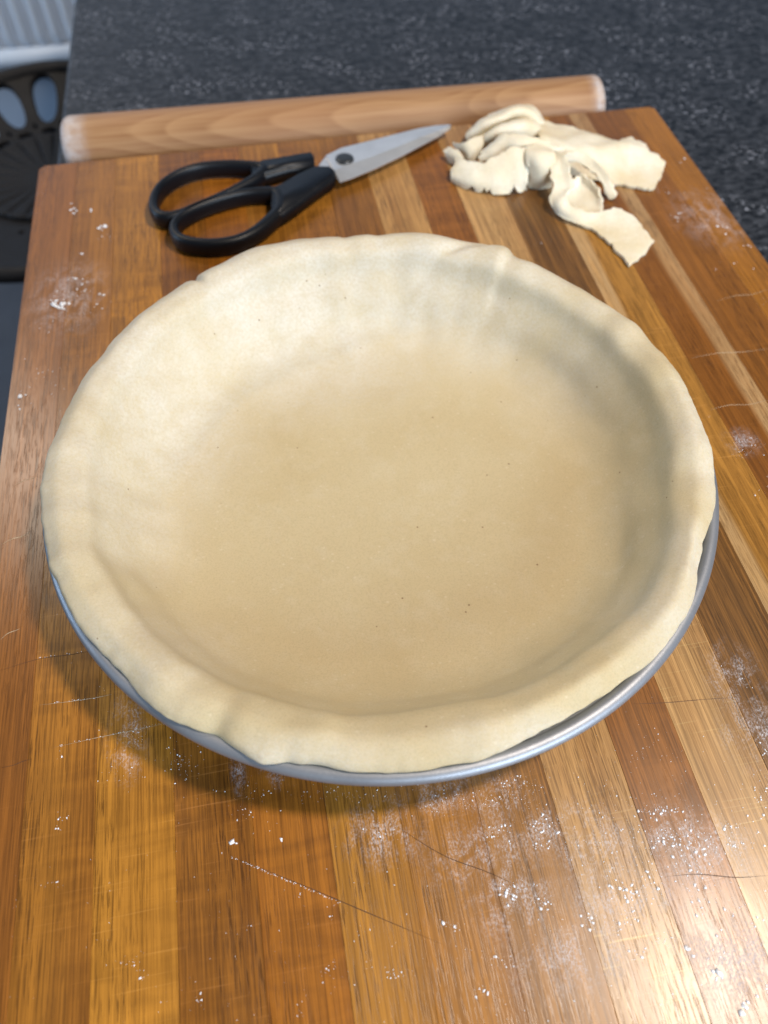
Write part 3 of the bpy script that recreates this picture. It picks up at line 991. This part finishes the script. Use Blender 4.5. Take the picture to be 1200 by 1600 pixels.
sheet("pastry_trimming", "small triangular pastry scrap hanging off the heap's left side",
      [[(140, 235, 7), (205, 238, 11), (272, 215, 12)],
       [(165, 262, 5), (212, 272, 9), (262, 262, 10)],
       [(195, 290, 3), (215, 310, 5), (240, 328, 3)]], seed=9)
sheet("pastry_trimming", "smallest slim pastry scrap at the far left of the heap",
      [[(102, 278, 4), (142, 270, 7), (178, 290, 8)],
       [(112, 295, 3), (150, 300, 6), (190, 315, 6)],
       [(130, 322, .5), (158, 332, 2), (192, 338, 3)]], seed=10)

# ------------------------------------------------------------------ flour crumbs on the board
mfl = Mat("flour")
mfl.set(Base_Color=(0.86, 0.86, 0.87, 1), Roughness=0.95, Specular_IOR_Level=0.1)
fn = mfl.noise(mfl.coord((900,) * 3), 1, 3)
mfl.l(mfl.mix(fn, (0.80, 0.80, 0.82), (0.90, 0.90, 0.91)), mfl.b.inputs['Base Color'])
t_ico = bmesh.new()
bmesh.ops.create_icosphere(t_ico, subdivisions=1, radius=1)
ICO_V = np.array([v.co[:] for v in t_ico.verts])
ICO_F = [[v.index for v in f.verts] for f in t_ico.faces]
t_ico.free()
FV, FF = [], []


def crumb(x, y, s, flat=.45):
    o = len(FV)
    a = random.random() * 6.28
    sx_, sy_, sz_ = s * random.uniform(.7, 1.4), s * random.uniform(.6, 1.1), s * flat * random.uniform(.6, 1.2)
    ca, sa = math.cos(a), math.sin(a)
    sd = random.random() * 100
    for v in ICO_V:
        k = 1 + .95 * nz(v[0] * 1.3 + sd, v[1] * 1.3, v[2])
        px, py, pz = v[0] * sx_ * k, v[1] * sy_ * k, v[2] * sz_ * k
        FV.append((x + px * ca - py * sa, y + px * sa + py * ca, ZB + pz + sz_ * .55))
    for f in ICO_F:
        FF.append([o + i for i in f])


def clear_of_case(x, y, s):
    return math.hypot(x - PC.x, y - PC.y) > .375 * H + s


def cluster(u, v, su, sv, n, s0, s1, ang=0.0):
    for _ in range(int(n * .72) + 1):
        a, b = random.gauss(0, 1) * su, random.gauss(0, 1) * sv
        uu, vv_ = u + a * math.cos(ang) - b * math.sin(ang), v + a * math.sin(ang) + b * math.cos(ang)
        p = at(uu, vv_, 0)
        s = .52 * (s0 + (s1 - s0) * random.random() ** 4) if s0 < .0003 else s0 + (s1 - s0) * random.random() ** 2
        q = binv @ p
        if clear_of_case(p.x, p.y, s) and .002 < q.x < SEAMS[-1] * H - .002 and q.y < -.002:
            crumb(p.x, p.y, s)


T = .00013
# fine dustings and clumps: place in the photograph, spread, how many, sizes (m)
for c in [(1030, 1268, 22, 5, 110, T, .0011), (1075, 1315, 40, 10, 160, T, .0012), (1040, 1310, 25, 20, 110, T, .0008), (1085, 1350, 14, 26, 90, T, .0012), (1145, 1292, 14, 4, 30, T, .0013),
          (1090, 1330, 60, 40, 200, T, .0006), (850, 1285, 14, 8, 70, T, .0012), (775, 1300, 12, 14, 50, T, .0009), (840, 1320, 12, 6, 30, T, .0012),
          (800, 1392, 14, 10, 80, T, .0012), (845, 1410, 10, 12, 50, T, .0011), (705, 1448, 10, 4, 26, T, .0012), (985, 1392, 18, 8, 80, T, .0012), (970, 1440, 14, 10, 50, T, .0012),
          (920, 1442, 6, 10, 30, T, .0011), (1015, 1370, 16, 6, 40, T, .0011), (1085, 1400, 8, 16, 40, T, .0012), (995, 1485, 10, 8, 26, T, .0012), (1035, 1468, 8, 8, 24, T, .0010),
          (780, 1500, 12, 5, 24, T, .0009), (615, 1522, 16, 5, 26, T, .0008), (745, 1548, 10, 5, 14, T, .0012), (1150, 1420, 22, 10, 30, T, .0009), (1170, 1460, 30, 40, 40, T, .0008),
          (770, 1250, 40, 8, 120, T, .0005), (700, 1255, 30, 12, 70, T, .0005), (810, 1225, 20, 10, 90, T, .0007), (870, 1260, 60, 26, 80, T, .0005), (950, 1330, 30, 40, 140, T, .0006),
          (285, 1190, 14, 16, 80, T, .0006), (215, 1150, 6, 10, 30, T, .0006), (400, 1240, 40, 14, 60, T, .0005), (540, 1240, 50, 8, 90, T, .0005), (375, 1270, 10, 6, 14, T, .0006),
          (95, 1180, 4, 4, 8, T, .0010), (95, 1280, 6, 8, 14, T, .0007), (80, 1382, 9, 4, 14, T, .0009), (365, 1316, 3, 3, 4, .0004, .0009), (440, 1314, 2, 2, 2, .0004, .0008),
          (190, 1200, 20, 20, 40, T, .0005), (200, 1500, 16, 10, 22, T, .0006), (225, 1525, 8, 6, 8, T, .0010), (310, 1568, 6, 8, 10, T, .0009), (468, 1580, 6, 6, 8, T, .0010),
          (520, 1515, 10, 8, 18, T, .0006), (470, 1400, 5, 5, 6, T, .0008), (515, 1432, 3, 3, 4, T, .0008), (575, 1450, 8, 6, 8, T, .0006), (590, 1300, 20, 8, 30, T, .0008),
          (1165, 1570, 8, 8, 8, .0004, .0016), (1120, 1525, 6, 6, 6, .0003, .0013), (1075, 1485, 3, 3, 3, .0004, .0012), (1130, 1490, 20, 16, 16, T, .0011), (1190, 1540, 8, 10, 10, T, .0013),
          (113, 327, 3, 4, 6, .0006, .0020), (144, 330, 2, 2, 2, .0006, .0012), (158, 354, 5, 2, 8, .0005, .0016), (168, 374, 10, 5, 16, T, .0010), (125, 394, 2, 2, 2, .0005, .0010),
          (120, 436, 9, 4, 34, T, .0014), (128, 460, 12, 6, 40, T, .0013), (98, 462, 10, 6, 24, T, .0012), (95, 478, 8, 3, 14, .0004, .0017), (148, 482, 10, 5, 20, T, .0009), (80, 508, 4, 6, 14, T, .0015),
          (159, 460, 2, 1, 3, .0006, .0012), (85, 470, 2, 2, 2, .0006, .0012), (66, 580, 14, 8, 26, T, .0009), (45, 610, 8, 6, 8, T, .0009), (36, 618, 3, 2, 3, .0005, .0011), (85, 600, 8, 10, 10, T, .0008), (31, 637, 2, 2, 2, .0005, .0010), (30, 686, 3, 2, 2, T, .0009),
          (40, 510, 12, 8, 8, T, .0007), (60, 300, 10, 8, 8, T, .0007), (285, 283, 2, 2, 3, T, .0010), (430, 222, 2, 3, 4, T, .0012), (485, 220, 6, 3, 10, T, .0014), (130, 560, 40, 60, 30, T, .0006),
          (1065, 250, 5, 3, 12, T, .0015), (1038, 296, 10, 5, 24, T, .0011), (1068, 302, 3, 2, 3, T, .0011), (1100, 315, 14, 8, 24, T, .0010), (1060, 338, 9, 5, 30, T, .0014), (1128, 356, 7, 5, 30, T, .0015),
          (1170, 385, 12, 8, 24, T, .0010), (1150, 420, 16, 10, 14, T, .0009), (1195, 475, 6, 4, 10, T, .0011), (845, 380, 10, 5, 10, T, .0007), (1110, 652, 3, 2, 3, T, .0010), (1165, 700, 12, 9, 60, T, .0008),
          (1190, 770, 10, 12, 12, T, .0008), (1150, 1060, 14, 10, 30, T, .0005), (1190, 1250, 14, 24, 60, T, .0010), (1192, 1160, 10, 30, 50, T, .0007), (1010, 1180, 30, 20, 40, T, .0005),
          (900, 1480, 160, 80, 240, T, .0005), (400, 1450, 200, 100, 170, T, .0004), (1050, 1250, 90, 60, 200, T, .0004), (200, 1050, 80, 60, 50, T, .0004)]:
    cluster(*c)
# flour caught in the long cuts
for (a, b), n in (((360, 1338), (530, 1410)), 90), (((88, 1166), (255, 1130)), 36), (((85, 1098), (150, 1090)), 22), (((60, 1028), (150, 1016)), 10), (((1040, 1305), (1130, 1300)), 20):
    for _ in range(n):
        t = random.random()
        p = at(a[0] + (b[0] - a[0]) * t + random.gauss(0, .8), a[1] + (b[1] - a[1]) * t + random.gauss(0, .8) - 4 * math.sin(math.pi * t) * 0, 0)
        crumb(p.x, p.y, random.uniform(.00007, .00020))
me = bpy.data.meshes.new("flour")
me.from_pydata(FV, [], FF)
fo = link("flour", me, mfl.m)
tag(fo, "white flour crumbs and dust scattered over the wooden board", "flour", None, "stuff")
